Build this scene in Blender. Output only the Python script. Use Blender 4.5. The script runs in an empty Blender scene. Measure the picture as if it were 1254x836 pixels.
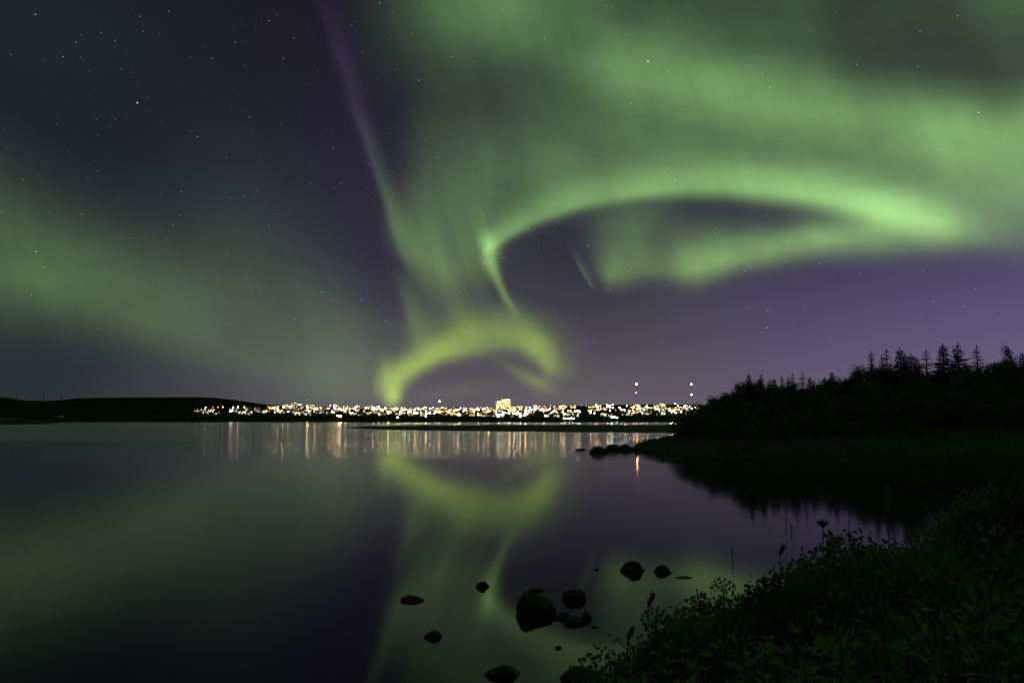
import bpy, bmesh, math, random
from mathutils import Vector, Matrix, noise
R = math.radians
C = bpy.context.scene.collection
sc = bpy.context.scene

# ---------------------------------------------------------------- camera
FPX = 1000.0; HOR = 514.5; PITCH = math.atan((HOR - 418.0) / FPX); CZ = 3.0
cam_d = bpy.data.cameras.new('camera'); cam = bpy.data.objects.new('camera', cam_d); C.objects.link(cam)
cam.location = (0, 0, CZ); cam.rotation_euler = (math.pi/2 + PITCH, 0, 0)
cam_d.sensor_width = 36; cam_d.lens = 36 * FPX / 1254.0
cam_d.clip_start = 0.05; cam_d.clip_end = 60000
sc.camera = cam
sc.render.engine = 'CYCLES'
sc.view_settings.view_transform = 'Standard'; sc.view_settings.look = 'None'
sc.view_settings.exposure = 0.0; sc.view_settings.gamma = 1.0; sc.view_settings.use_curve_mapping = False
cy = sc.cycles
cy.use_denoising = True; cy.denoiser = 'OPENIMAGEDENOISE'; cy.denoising_prefilter = 'ACCURATE'
cy.use_adaptive_sampling = False
cy.max_bounces = 5; cy.diffuse_bounces = 2; cy.glossy_bounces = 3; cy.transmission_bounces = 2; cy.transparent_max_bounces = 8
cy.caustics_reflective = False; cy.caustics_refractive = False
cy.sample_clamp_indirect = 0; cy.sample_clamp_direct = 0
cy.use_light_tree = True; cy.pixel_filter_type = 'BLACKMAN_HARRIS'

def pdir(px, py):
    x = (px - 627.0) / FPX; y = (418.0 - py) / FPX
    c, s = math.cos(PITCH), math.sin(PITCH)
    return Vector((x, c - s * y, s + c * y))
def at(px, py, Y):                      # a point of the picture at depth Y metres
    d = pdir(px, py); return Vector((d.x / d.y * Y, Y, CZ + d.z / d.y * Y))
def on(px, py, z=0.0):                  # where that line of sight meets the level z
    d = pdir(px, py); t = (z - CZ) / d.z; return Vector((d.x * t, d.y * t, z))

# ---------------------------------------------------------------- sky: night gradient, aurora, stars
K = 17.4533                             # sky units per degree
def ae(px, py):
    d = pdir(px, py).normalized()
    return math.degrees(math.atan2(d.x, d.y)) * K, math.degrees(math.asin(d.z)) * K

class NT:
    def __init__(s, tree): s.t = tree; s.n = tree.nodes; s.l = tree.links
    def put(s, inp, v):
        if v is None: return
        if isinstance(v, (int, float)): inp.default_value = v
        elif isinstance(v, (tuple, list)): inp.default_value = tuple(v) if len(v) == len(inp.default_value) else tuple(v) + (1,)
        else: s.l.new(v, inp)
    def m(s, op, a, b=None, c=None, clamp=False):
        n = s.n.new('ShaderNodeMath'); n.operation = op; n.use_clamp = clamp
        s.put(n.inputs[0], a); s.put(n.inputs[1], b); s.put(n.inputs[2], c); return n.outputs[0]
    def vm(s, op, a, b=None, scale=None):
        n = s.n.new('ShaderNodeVectorMath'); n.operation = op
        s.put(n.inputs[0], a); s.put(n.inputs[1], b)
        if scale is not None: s.put(n.inputs['Scale'], scale)
        return n.outputs['Value'] if op in ('LENGTH', 'DOT_PRODUCT', 'DISTANCE') else n.outputs[0]
    def xyz(s, x, y, z):
        n = s.n.new('ShaderNodeCombineXYZ'); s.put(n.inputs[0], x); s.put(n.inputs[1], y); s.put(n.inputs[2], z); return n.outputs[0]
    def curve(s, x, pts):               # piecewise smooth function of x in 0..1
        n = s.n.new('ShaderNodeFloatCurve'); cm = n.mapping; cv = cm.curves[0]
        pts = sorted(pts); out = []
        for p in pts:
            if out and p[0] - out[-1][0] < 1e-4: continue
            out.append(p)
        pts = out
        if pts[0][0] > 0: pts = [(0.0, pts[0][1])] + pts
        if pts[-1][0] < 1: pts = pts + [(1.0, pts[-1][1])]
        cv.points[0].location = pts[0]; cv.points[1].location = pts[-1]
        for p in pts[1:-1]: cv.points.new(p[0], p[1])
        for p in cv.points: p.handle_type = 'AUTO_CLAMPED'
        cm.update(); s.put(n.inputs['Value'], x); return n.outputs[0]
    def ramp(s, x, pts, interp='EASE'):
        n = s.n.new('ShaderNodeValToRGB'); e = n.color_ramp.elements; n.color_ramp.interpolation = interp
        e[0].position, e[0].color = pts[0][0], tuple(pts[0][1]) + (1,)
        e[1].position, e[1].color = pts[-1][0], tuple(pts[-1][1]) + (1,)
        for p, c in pts[1:-1]:
            q = e.new(p); q.color = tuple(c) + (1,)
        s.put(n.inputs[0], x); return n.outputs[0]
    def mix(s, f, a, b, mode='MIX'):
        n = s.n.new('ShaderNodeMix'); n.data_type = 'RGBA'; n.blend_type = mode; n.clamp_result = False
        s.put(n.inputs[0], f); s.put(n.inputs[6], a); s.put(n.inputs[7], b); return n.outputs[2]
    def ss(s, x, a, b):                 # smoothstep
        n = s.n.new('ShaderNodeMapRange'); n.interpolation_type = 'SMOOTHSTEP'
        s.put(n.inputs[0], x); s.put(n.inputs[1], a); s.put(n.inputs[2], b); return n.outputs[0]
    def noise(s, vec, scale, detail=2, rough=0.5, dist=0.0, dim='3D'):
        n = s.n.new('ShaderNodeTexNoise'); n.noise_dimensions = dim
        s.put(n.inputs['Vector'], vec); n.inputs['Scale'].default_value = scale
        n.inputs['Detail'].default_value = detail; n.inputs['Roughness'].default_value = rough; n.inputs['Distortion'].default_value = dist
        return n.outputs[0]

world = bpy.data.worlds.new('World'); sc.world = world; world.use_nodes = True
wt = world.node_tree; wt.nodes.clear(); N = NT(wt)
tc = wt.nodes.new('ShaderNodeTexCoord'); DIR = tc.outputs['Generated']
sx = wt.nodes.new('ShaderNodeSeparateXYZ'); wt.links.new(DIR, sx.inputs[0])
AZ = N.m('MULTIPLY', N.m('ARCTAN2', sx.outputs[0], sx.outputs[1]), 1000.0)
EL = N.m('MULTIPLY', N.m('ARCSINE', N.m('MINIMUM', N.m('MAXIMUM', sx.outputs[2], -1.0), 1.0)), 1000.0)
# soft meander of the curtains
wob = N.noise(N.xyz(N.m('MULTIPLY', AZ, 0.006), N.m('MULTIPLY', EL, 0.006), 3.1), 1.0, 3, 0.5)
wob2 = N.noise(N.xyz(N.m('MULTIPLY', AZ, 0.006), N.m('MULTIPLY', EL, 0.006), 9.7), 1.0, 3, 0.5)
A = N.m('ADD', AZ, N.m('MULTIPLY', N.m('SUBTRACT', wob, 0.5), 14.0))
E = N.m('ADD', EL, N.m('MULTIPLY', N.m('SUBTRACT', wob2, 0.5), 14.0))
U = N.m('MULTIPLY_ADD', A, 1/1400.0, 0.5); V = N.m('MULTIPLY', E, 1/1000.0)
def un(p): return p / 1400.0 + 0.5
def gauss(d, s): 
    q = N.m('DIVIDE', d, s); return N.m('EXPONENT', N.m('MULTIPLY', N.m('MULTIPLY', q, q), -1.0))
def hband(pts):        # along azimuth: (px, py, brightness, width above, width below)
    q = [(ae(p[0], p[1]), p) for p in pts]
    c = N.m('MULTIPLY', N.curve(U, [(un(a[0]), a[1]/1000) for a, p in q]), 1000.0)
    am = N.curve(U, [(un(a[0]), p[2]) for a, p in q])
    up = N.m('MULTIPLY', N.curve(U, [(un(a[0]), p[3]/200) for a, p in q]), 200.0)
    dn = N.m('MULTIPLY', N.curve(U, [(un(a[0]), p[4]/200) for a, p in q]), 200.0)
    d = N.m('SUBTRACT', E, c); hi = N.m('GREATER_THAN', d, 0.0)
    s = N.m('ADD', N.m('MULTIPLY', hi, up), N.m('MULTIPLY', N.m('SUBTRACT', 1.0, hi), dn))
    return N.m('MULTIPLY', am, gauss(d, s))
def vband(pts):        # along elevation: (px, py, brightness, width left, width right)
    q = [(ae(p[0], p[1]), p) for p in pts]
    c = N.m('MULTIPLY', N.m('SUBTRACT', N.curve(V, [(a[1]/1000, un(a[0])) for a, p in q]), 0.5), 1400.0)
    am = N.curve(V, [(a[1]/1000, p[2]) for a, p in q])
    lf = N.m('MULTIPLY', N.curve(V, [(a[1]/1000, p[3]/200) for a, p in q]), 200.0)
    rt = N.m('MULTIPLY', N.curve(V, [(a[1]/1000, p[4]/200) for a, p in q]), 200.0)
    d = N.m('SUBTRACT', A, c); hi = N.m('GREATER_THAN', d, 0.0)
    s = N.m('ADD', N.m('MULTIPLY', hi, rt), N.m('MULTIPLY', N.m('SUBTRACT', 1.0, hi), lf))
    return N.m('MULTIPLY', am, gauss(d, s))
def blob(px, py, sa, sb, ang, amp):   # ang: degrees anticlockwise in the sky
    a, e = ae(px, py); c, s = math.cos(R(ang)), math.sin(R(ang))
    da = N.m('SUBTRACT', A, a); de = N.m('SUBTRACT', E, e)
    u = N.m('ADD', N.m('MULTIPLY', da, c/sa), N.m('MULTIPLY', de, s/sa))
    v = N.m('ADD', N.m('MULTIPLY', da, -s/sb), N.m('MULTIPLY', de, c/sb))
    r = N.m('ADD', N.m('MULTIPLY', u, u), N.m('MULTIPLY', v, v))
    return N.m('MULTIPLY', N.m('EXPONENT', N.m('MULTIPLY', r, -1.0)), amp)
# rays of the curtains lean like the streak on the left
RAY = N.m('ADD', A, N.m('MULTIPLY', E, 0.30))
ray = N.noise(N.xyz(N.m('MULTIPLY', RAY, 0.030), N.m('MULTIPLY', E, 0.0035), 0.0), 1.0, 3, 0.55)
ray = N.m('MULTIPLY_ADD', N.ss(ray, 0.25, 0.75), 0.55, 0.70)
cl = N.noise(N.xyz(N.m('MULTIPLY', A, 0.0045), N.m('MULTIPLY', E, 0.009), 5.0), 1.0, 3, 0.5)
cl = N.m('MULTIPLY_ADD', N.ss(cl, 0.2, 0.8), 0.5, 0.75)

# faint filaments drawn out along the bands
FA = N.m('ADD', N.m('MULTIPLY', A, .966), N.m('MULTIPLY', E, .26)); FE = N.m('ADD', N.m('MULTIPLY', E, .966), N.m('MULTIPLY', A, .20))
fil = N.noise(N.xyz(N.m('MULTIPLY', FA, 0.0035), N.m('MULTIPLY', FE, 0.024), 2.0), 1.0, 4, 0.55, .4)
col_ = N.noise(N.xyz(N.m('MULTIPLY', RAY, 0.018), N.m('MULTIPLY', E, 0.003), 8.0), 1.0, 3, 0.5)
cl = N.m('MULTIPLY', cl, N.m('ADD', N.m('MULTIPLY', N.ss(fil, .2, .8), .17), N.m('MULTIPLY_ADD', N.ss(col_, .25, .75), .24, .80)))

soft = []; rayed = []
#AURORA
# main arc with its sharp lower edge
soft.append(hband([(585,318,0,16,5),(596,306,.10,16,6),(608,297,.22,20,7),(625,284,.22,24,8),(657,266,.22,26,9),(700,249,.24,26,10),(750,238,.26,27,10),(798,232,.28,27,10),
    (850,230,.30,26,11),(900,230,.32,26,12),(950,232,.34,26,14),(1000,238,.37,26,16),(1050,249,.42,26,18),(1100,261,.46,26,20),(1130,269,.42,26,22),(1160,276,.25,28,20),(1200,282,.10,30,18),(1260,292,.02,28,18)]))
soft.append(hband([(560,300,0,60,8),(600,290,.03,60,8),(657,262,.08,60,10),(750,236,.10,55,10),(850,226,.11,50,12),(950,228,.11,50,14),(1050,248,.12,45,16),(1150,272,.10,50,18),(1210,282,.07,55,20),(1254,288,.05,60,18)]))
# upper diagonal band
soft.append(hband([(400,50,.0,60,60),(500,40,.02,60,60),(560,30,.05,60,50),(640,40,.08,60,45),(700,60,.10,60,50),(780,88,.175,50,42),(850,100,.19,50,42),(900,112,.20,46,40),(1000,130,.20,40,42),(1100,148,.23,38,42),(1180,160,.27,36,48),(1254,172,.25,36,60)]))
soft.append(hband([(380,-20,.0,80,60),(440,-20,.01,80,60),(520,-20,.07,80,60),(600,-10,.10,80,55),(700,-10,.07,80,50),(800,0,.05,80,50),(950,10,.06,80,60),(1050,10,.02,80,50),(1120,-20,.02,80,40),(1254,-30,.08,80,50)]))
# broad fill between the bands
soft.append(hband([(470,190,.0,90,60),(530,190,.04,100,60),(600,200,.075,110,60),(700,195,.10,110,50),(800,185,.105,110,48),(900,185,.105,100,40),(1000,190,.085,90,40),(1100,205,.08,80,50),(1200,230,.13,80,42),(1254,236,.15,90,44)]))
# inner band under the arc
soft.append(hband([(750,318,.0,24,14),(785,324,.05,26,16),(815,328,.13,30,18),(842,327,.29,32,20),(870,321,.35,29,19),(900,313,.31,25,17),(950,303,.29,20,17),(1000,295,.32,18,18),(1050,291,.28,18,19),(1100,285,.24,20,20),(1160,276,.10,22,20),(1200,272,.0,24,20)]))
soft.append(hband([(700,250,0,20,30),(760,262,.03,26,40),(850,270,.022,25,40),(950,272,.025,22,40),(1050,278,.06,20,30),(1150,280,.03,20,30),(1250,285,.0,20,30)]))
# left blob with its edge on the left
soft.append(vband([(770,225,.0,50,40),(768,255,.05,46,44),(762,285,.10,36,44),(755,312,.14,24,44),(751,332,.16,17,44),(750,344,.10,12,40),(750,356,.03,10,38),(750,370,0,8,34)]))
soft.append(vband([(694,285,0,3,7),(704,312,.02,3,7),(716,335,.05,3,6),(724,349,.04,3,5),(730,362,.0,3,4)]))
# knot and strand
soft.append(vband([(592,265,.0,14,10),(597,285,.09,12,12),(600,304,.20,9,10),(603,322,.20,8,7),(609,340,.18,7,6),(617,358,.15,6,5),(624,372,.10,6,5),(632,386,.03,6,6),(640,400,0,6,6)]))
soft.append(blob(600,302,9,20,0,.08))
# left streak (green part) and the curtain edge under it
soft.append(vband([(420,110,.0,5,12),(440,150,.012,5,12),(452,180,.03,6,12),(462,212,.055,6,12),(472,240,.075,6,14),(482,272,.09,7,18),(492,300,.07,8,26),(504,325,.05,9,30),(525,360,.03,10,30),(545,400,.0,10,30)]))
# curtain between streak and strand
rayed.append(hband([(455,280,.0,50,20),(478,285,.03,50,26),(500,300,.075,70,26),(530,314,.10,90,32),(560,320,.11,95,34),(590,310,.11,85,40),(612,298,.05,70,30),(640,280,.0,60,20)]))
rayed.append(blob(550,345,22,60,22,.04))
soft.append(blob(560,230,70,60,0,.03))
rayed.append(vband([(484,320,0,9,18),(492,345,.035,9,18),(500,370,.06,9,20),(507,395,.07,9,22),(512,415,.07,12,24),(515,440,.03,14,26),(515,470,.0,14,26)]))
rayed.append(blob(585,400,50,24,-10,.06))
# lower hook near the horizon
soft.append(hband([(448,474,0,16,8),(460,470,.09,22,14),(470,468,.24,22,20),(482,466,.36,20,28),(492,458,.36,19,20),(505,450,.34,18,15),(520,442,.36,18,13),(534,436,.38,18,12),(550,431,.35,20,11),(565,428,.25,25,12),(585,425,.18,27,12),(605,422,.13,30,10),(625,419,.14,32,11),(645,422,.21,26,13),(660,429,.26,23,16),(670,438,.23,25,20),(680,445,.15,24,16),(690,450,.07,22,15),(704,454,.02,20,14),(722,462,.0,18,18)]))
soft.append(blob(482,486,8,13,0,.20))
soft.append(blob(657,466,22,9,-25,.14))
soft.append(blob(628,452,20,6,-30,.05))
soft.append(blob(570,412,80,26,0,.05))
soft.append(blob(640,405,60,26,-20,.05))
soft.append(blob(560,478,60,10,8,.03))
# broad left glow
soft.append(hband([(-80,280,.10,70,60),(0,310,.12,72,60),(60,334,.115,70,50),(120,358,.11,70,44),(180,382,.10,72,40),(250,408,.08,76,38),(320,432,.065,80,38),(380,446,.06,95,44),(430,450,.05,80,50),(470,450,.025,60,60),(520,450,.0,60,60)]))
soft.append(blob(300,330,90,110,20,.018))
rayed.append(blob(330,330,50,110,18,.008))
rayed.append(blob(415,440,45,60,12,.028))
soft.append(blob(60,20,120,70,0,.007))
soft.append(blob(830,390,120,60,0,.012))
soft.append(blob(1150,40,190,60,-8,.032))
soft.append(blob(700,480,120,40,0,.02))
soft.append(blob(640,340,70,60,0,.008))
def total(xs):
    t = xs[0]
    for x in xs[1:]: t = N.m('ADD', t, x)
    return t
# the display dims towards the back of the sky and ends at the horizon
back = N.curve(N.m('MULTIPLY', N.m('ABSOLUTE', AZ), 1/3200.0), [(0,1),(.19,1),(.4,.6),(.7,.5),(1,.5)])
inten = N.m('ADD', N.m('MULTIPLY', total(soft), cl), N.m('MULTIPLY', N.m('MULTIPLY', total(rayed), ray), 1.1))
inten = N.m('MULTIPLY', N.m('MULTIPLY', inten, back), N.ss(EL, -5.0, 30.0))
acol = N.ramp(V, [(0,(.95,1,.05)),(.05,(.72,1,.03)),(.10,(.62,1,.07)),(.16,(.56,1,.19)),(.24,(.50,1,.28)),(.5,(.46,1,.32)),(1,(.4,1,.35))])
acol = N.mix(N.ss(AZ, -60.0, -330.0), acol, (.54,1,.30))
high = N.m('MULTIPLY', N.ss(EL, 590.0, 900.0), .15)  # overhead glow above the view, added to light the foreground green
inten = N.m('ADD', inten, high)
green = N.vm('SCALE', acol, scale=inten)
# top of the left streak glows purple
pur = vband([(385,-30,.10,10,26),(400,20,.14,9,20),(412,60,.22,9,17),(424,95,.28,8,14),(436,135,.28,8,13),(450,180,.20,8,13),(465,225,.10,9,16),(480,280,.0,9,16)])
purple = N.vm('SCALE', (.062,.036,.105), scale=pur)
Vr = N.m('MULTIPLY', EL, 1/1000.0)
base = N.ramp(Vr, [(0,(.125,.104,.130)),(.04,(.100,.084,.112)),(.10,(.058,.048,.078)),(.19,(.029,.024,.049)),(.34,(.019,.016,.032)),(.5,(.0105,.0092,.017)),(1,(.009,.009,.014))], 'B_SPLINE')
left = N.ramp(Vr, [(0,(.026,.034,.038)),(.10,(.017,.022,.031)),(.3,(.013,.016,.026)),(.5,(.009,.010,.016)),(1,(.009,.009,.014))], 'B_SPLINE')
base = N.mix(N.ss(AZ, -560.0, -120.0), left, base)
vio = N.m('MULTIPLY', N.ss(AZ, 40.0, 620.0), gauss(N.m('SUBTRACT', EL, 95.0), 115.0))
vio = N.m('MULTIPLY', vio, back)
col = N.vm('ADD', N.vm('ADD', base, N.vm('SCALE', (.052,.040,.108), scale=vio)), N.vm('ADD', green, purple))
# stars
def stars(scale, rad, dens, gain):
    v = wt.nodes.new('ShaderNodeTexVoronoi'); v.inputs['Scale'].default_value = scale
    wt.links.new(DIR, v.inputs['Vector'])
    s3 = wt.nodes.new('ShaderNodeSeparateXYZ'); wt.links.new(v.outputs['Color'], s3.inputs[0])
    d = N.m('DIVIDE', v.outputs['Distance'], rad*scale)
    g = N.m('EXPONENT', N.m('MULTIPLY', N.m('MULTIPLY', d, d), -1.0))
    keep = N.m('GREATER_THAN', s3.outputs[0], 1-dens)
    mag = N.m('MULTIPLY_ADD', N.m('POWER', s3.outputs[1], 5.0), 1.0, 0.06)
    a = N.m('MULTIPLY', N.m('MULTIPLY', N.m('MULTIPLY', g, keep), mag), gain)
    tint = N.mix(s3.outputs[2], (.75,.85,1.0), (1.0,.93,.8))
    return N.vm('SCALE', tint, scale=a)
st = N.vm('ADD', stars(60.0, .00050, .8, 1.9), stars(150.0, .00042, .5, .7))
st = N.vm('SCALE', st, scale=N.ss(EL, 30.0, 160.0))
col = N.vm('ADD', col, st)
bg = wt.nodes.new('ShaderNodeBackground'); wt.links.new(col, bg.inputs[0]); bg.inputs[1].default_value = 1.0
wo = wt.nodes.new('ShaderNodeOutputWorld'); wt.links.new(bg.outputs[0], wo.inputs[0])

# ---------------------------------------------------------------- helpers
def tag(o, label=None, cat=None, group=None, kind=None):
    if label: o['label'] = label
    if cat: o['category'] = cat
    if group: o['group'] = group
    if kind: o['kind'] = kind
    return o
def empty(name, loc, rz=0.0):
    o = bpy.data.objects.new(name, None); C.objects.link(o); o.location = loc; o.rotation_euler = (0, 0, rz)
    o.empty_display_size = 0.3; return o
class MB:
    def __init__(s): s.v = []; s.f = []; s.mi = []; s.k = 0
    def add(s, vs, fs):
        b = len(s.v); s.v += [tuple(v) for v in vs]
        for f in fs: s.f.append([b + i for i in f]); s.mi.append(s.k)
    def box(s, c, d, rz=0.0):
        x, y, z = d[0]/2, d[1]/2, d[2]/2; co, si = math.cos(rz), math.sin(rz)
        vs = []
        for k in (-z, z):
            for a, b in ((-x, -y), (x, -y), (x, y), (-x, y)):
                vs.append((c[0] + a*co - b*si, c[1] + a*si + b*co, c[2] + k))
        s.add(vs, [(3,2,1,0),(4,5,6,7),(0,1,5,4),(1,2,6,5),(2,3,7,6),(3,0,4,7)])
    def tube(s, pts, rs, n=6, cap=True):
        pts = [Vector(p) for p in pts]; vs = []
        for i, p in enumerate(pts):
            t = (pts[min(i+1, len(pts)-1)] - pts[max(i-1, 0)]).normalized()
            a = t.orthogonal().normalized(); b = t.cross(a)
            if i and len(vs):
                ref = (Vector(vs[-n]) - pts[i-1]); ref -= t * ref.dot(t)
                if ref.length > 1e-9: a = ref.normalized(); b = t.cross(a)
            for k in range(n):
                q = 2*math.pi*k/n; vs.append(p + (a*math.cos(q) + b*math.sin(q)) * rs[i])
        fs = []
        for i in range(len(pts)-1):
            for k in range(n):
                fs.append((i*n+k, i*n+(k+1) % n, (i+1)*n+(k+1) % n, (i+1)*n+k))
        if cap: fs += [tuple(range(n))[::-1], tuple((len(pts)-1)*n + k for k in range(n))]
        s.add(vs, fs)
    def ball(s, c, r, sub=1, sq=(1,1,1)):
        bm = bmesh.new(); bmesh.ops.create_icosphere(bm, subdivisions=sub, radius=1.0)
        s.add([(c[0]+v.co.x*r*sq[0], c[1]+v.co.y*r*sq[1], c[2]+v.co.z*r*sq[2]) for v in bm.verts], [[v.index for v in f.verts] for f in bm.faces]); bm.free()
    def leaf(s, p, d, n, l, w):         # pointed blade folded along its midrib
        sd = d.cross(n)
        if sd.length < 1e-6: sd = d.orthogonal()
        sd.normalize(); m = p + d*l*0.5
        s.add([p, m + sd*w*0.5 + n*w*0.12, p + d*l, m - sd*w*0.5 + n*w*0.12, m - n*w*0.06], [(0,4,1),(4,2,1),(0,3,4),(4,3,2)])
    def data(s, name, mats, smooth=False):
        me = bpy.data.meshes.new(name); me.from_pydata(s.v, [], s.f)
        for m in mats: me.materials.append(m)
        if len(mats) > 1: me.polygons.foreach_set('material_index', s.mi)
        if smooth: me.polygons.foreach_set('use_smooth', [True]*len(s.f))
        me.update(); return me
    def build(s, name, mat, parent=None, smooth=False):
        mats = mat if isinstance(mat, (list, tuple)) else [mat]
        return place(name, s.data(name, mats, smooth), parent)
def place(name, me, parent=None, loc=(0,0,0)):
    o = bpy.data.objects.new(name, me); C.objects.link(o); o.location = loc
    if parent: o.parent = parent
    return o
def copy_tree(o, parent=None):
    c = o.copy(); C.objects.link(c)
    if parent: c.parent = parent
    for ch in list(o.children): copy_tree(ch, c)
    return c

def mat(name, c1, c2=None, scale=3.0, rough=0.85, bump=0.0, spec=0.3, coord='Object', var=0.0, leafy=False):
    m = bpy.data.materials.new(name); m.use_nodes = True; t = NT(m.node_tree)
    b = m.node_tree.nodes['Principled BSDF']; b.inputs['Roughness'].default_value = rough
    b.inputs['Specular IOR Level'].default_value = spec
    tcn = t.n.new('ShaderNodeTexCoord'); oi = t.n.new('ShaderNodeObjectInfo')
    co = t.vm('ADD', tcn.outputs[coord], t.vm('SCALE', (17.0, 9.0, 5.0), scale=oi.outputs['Random']))
    nz = t.noise(co, scale, 5, 0.6)
    f = t.ss(nz, 0.32, 0.68)
    colr = t.mix(f, tuple(c1), tuple(c2 or c1))
    if var:
        colr = t.mix(1.0, colr, t.ramp(oi.outputs['Random'], [(0, (1-var,)*3), (1, (1+var, 1+var*.8, 1-var*.5))], 'LINEAR'), 'MULTIPLY')
    t.put(b.inputs['Base Color'], colr)
    if leafy:
        tr = t.n.new('ShaderNodeBsdfTranslucent'); t.put(tr.inputs[0], t.mix(1.0, colr, (1.0,1.25,.6), 'MULTIPLY'))
        mx = t.n.new('ShaderNodeMixShader'); mx.inputs[0].default_value = .4; t.l.new(b.outputs[0], mx.inputs[1]); t.l.new(tr.outputs[0], mx.inputs[2]); t.l.new(mx.outputs[0], t.n['Material Output'].inputs['Surface'])
    if bump:
        bn = t.n.new('ShaderNodeBump'); bn.inputs['Strength'].default_value = bump; bn.inputs['Distance'].default_value = 0.05
        t.put(bn.inputs['Height'], nz); t.put(b.inputs['Normal'], bn.outputs[0])
    return m
def emis(name, c, s):
    m = bpy.data.materials.new(name); m.use_nodes = True; nt = m.node_tree; nt.nodes.clear()
    e = nt.nodes.new('ShaderNodeEmission'); e.inputs[0].default_value = tuple(c) + (1,); e.inputs[1].default_value = s
    o = nt.nodes.new('ShaderNodeOutputMaterial'); nt.links.new(e.outputs[0], o.inputs[0]); return m
M = {}
M['grass_ground'] = mat('grass_ground', (.016,.020,.010), (.035,.034,.020), 1.5, .95, .4, .1)
M['far_land'] = mat('far_land', (.012,.018,.010), (.030,.032,.020), .02, 1, 0, .0)
M['mud'] = mat('mud', (.03,.028,.022), (.06,.052,.04), .8, .9)
M['rock'] = mat('rock', (.005,.005,.0045), (.018,.017,.015), 7, .8, .7, .25)
M['bark'] = mat('bark', (.05,.04,.03), (.11,.09,.07), 9, .9, .5)
M['leaf_birch'] = mat('leaf_birch', (.04,.075,.022), (.065,.10,.03), 1.2, .7, 0, .2, var=.3, leafy=True)
M['needles'] = mat('needles', (.022,.040,.018), (.038,.055,.026), 1.5, .8, 0, .15, var=.2)
M['leaf_lupine'] = mat('leaf_lupine', (.045,.11,.03), (.08,.15,.04), 2.5, .65, 0, .25, var=.6, leafy=True)
M['leaf_willow'] = mat('leaf_willow', (.05,.09,.03), (.085,.12,.045), 2.0, .7, 0, .2, var=.6, leafy=True)
M['stem'] = mat('stem', (.05,.055,.025), (.10,.08,.04), 12, .8)
M['dry'] = mat('dry', (.14,.12,.07), (.22,.19,.12), 12, .9)
M['grass'] = mat('grass', (.045,.080,.024), (.09,.11,.04), .35, .8, 0, .2, leafy=True)
M['wallp'] = mat('plaster', (.35,.33,.30), (.55,.52,.47), .2, .9, var=.2)
M['roofm'] = mat('roof_sheet', (.10,.06,.05), (.16,.12,.11), .3, .7, var=.3)
M['steel'] = mat('steel', (.12,.12,.12), (.22,.22,.21), 1, .5)

# ---------------------------------------------------------------- water
def water_material():
    m = bpy.data.materials.new('lake_water'); m.use_nodes = True; t = NT(m.node_tree)
    b = m.node_tree.nodes['Principled BSDF']
    g = t.n.new('ShaderNodeNewGeometry'); P = g.outputs['Position']
    s = t.n.new('ShaderNodeSeparateXYZ'); t.l.new(P, s.inputs[0])
    # long exposure smooths the ripples: calm close to the shore, a breeze further out
    Y = t.m('ADD', s.outputs[1], t.m('MULTIPLY', t.m('SUBTRACT', t.noise(t.xyz(t.m('MULTIPLY', s.outputs[0], .02), t.m('MULTIPLY', s.outputs[1], .02), 0.), 1.0, 2), .5), 14.0))
    a1 = t.ss(Y, 59.0, 72.0)
    a2 = t.ss(Y, 100.0, 135.0)
    patch = t.noise(t.xyz(t.m('MULTIPLY', s.outputs[0], .006), t.m('MULTIPLY', s.outputs[1], .012), 4.), 1.0, 3)
    r = t.m('ADD', t.m('ADD', 0.058, t.m('MULTIPLY', a1, 0.056)), t.m('MULTIPLY', t.m('MULTIPLY', a2, t.m('ADD', patch, .5)), 0.035))
    n1 = t.noise(t.xyz(t.m('MULTIPLY', s.outputs[0], .8), t.m('MULTIPLY', s.outputs[1], 1.6), 0.), 1.0, 3, .5)
    bn = t.n.new('ShaderNodeBump'); bn.inputs['Strength'].default_value = 1.0; bn.inputs['Distance'].default_value = WBUMP
    t.put(bn.inputs['Height'], n1); 
    NN = bn.outputs[0]; m.node_tree.nodes.remove(b)
    gl = t.n.new('ShaderNodeBsdfGlossy'); gl.inputs['Color'].default_value = (.76,.76,.76,1); t.put(gl.inputs['Roughness'], r); t.put(gl.inputs['Normal'], NN)
    df = t.n.new('ShaderNodeBsdfDiffuse'); df.inputs['Color'].default_value = (.003,.005,.004,1)
    fr = t.n.new('ShaderNodeFresnel'); fr.inputs['IOR'].default_value = 1.333; t.put(fr.inputs['Normal'], NN)
    mx = t.n.new('ShaderNodeMixShader'); t.l.new(fr.outputs[0], mx.inputs[0]); t.l.new(df.outputs[0], mx.inputs[1]); t.l.new(gl.outputs[0], mx.inputs[2])
    t.l.new(mx.outputs[0], t.n['Material Output'].inputs['Surface'])
    return m
WBUMP = 0.0012
w = MB(); Lw = 22000.0
w.add([(-Lw,-3000,0),(Lw,-3000,0),(Lw,Lw,0),(-Lw,Lw,0)], [(0,1,2,3)])
tag(w.build('lake_water', water_material()), 'calm dark lake mirroring the green aurora and the town lights', kind='structure')
w = MB(); w.add([(-Lw-50,-3050,-4),(Lw+50,-3050,-4),(Lw+50,Lw+50,-4),(-Lw-50,Lw+50,-4)], [(0,1,2,3)])
tag(w.build('ground', M['mud']), 'muddy bed under the lake', kind='structure')

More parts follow.
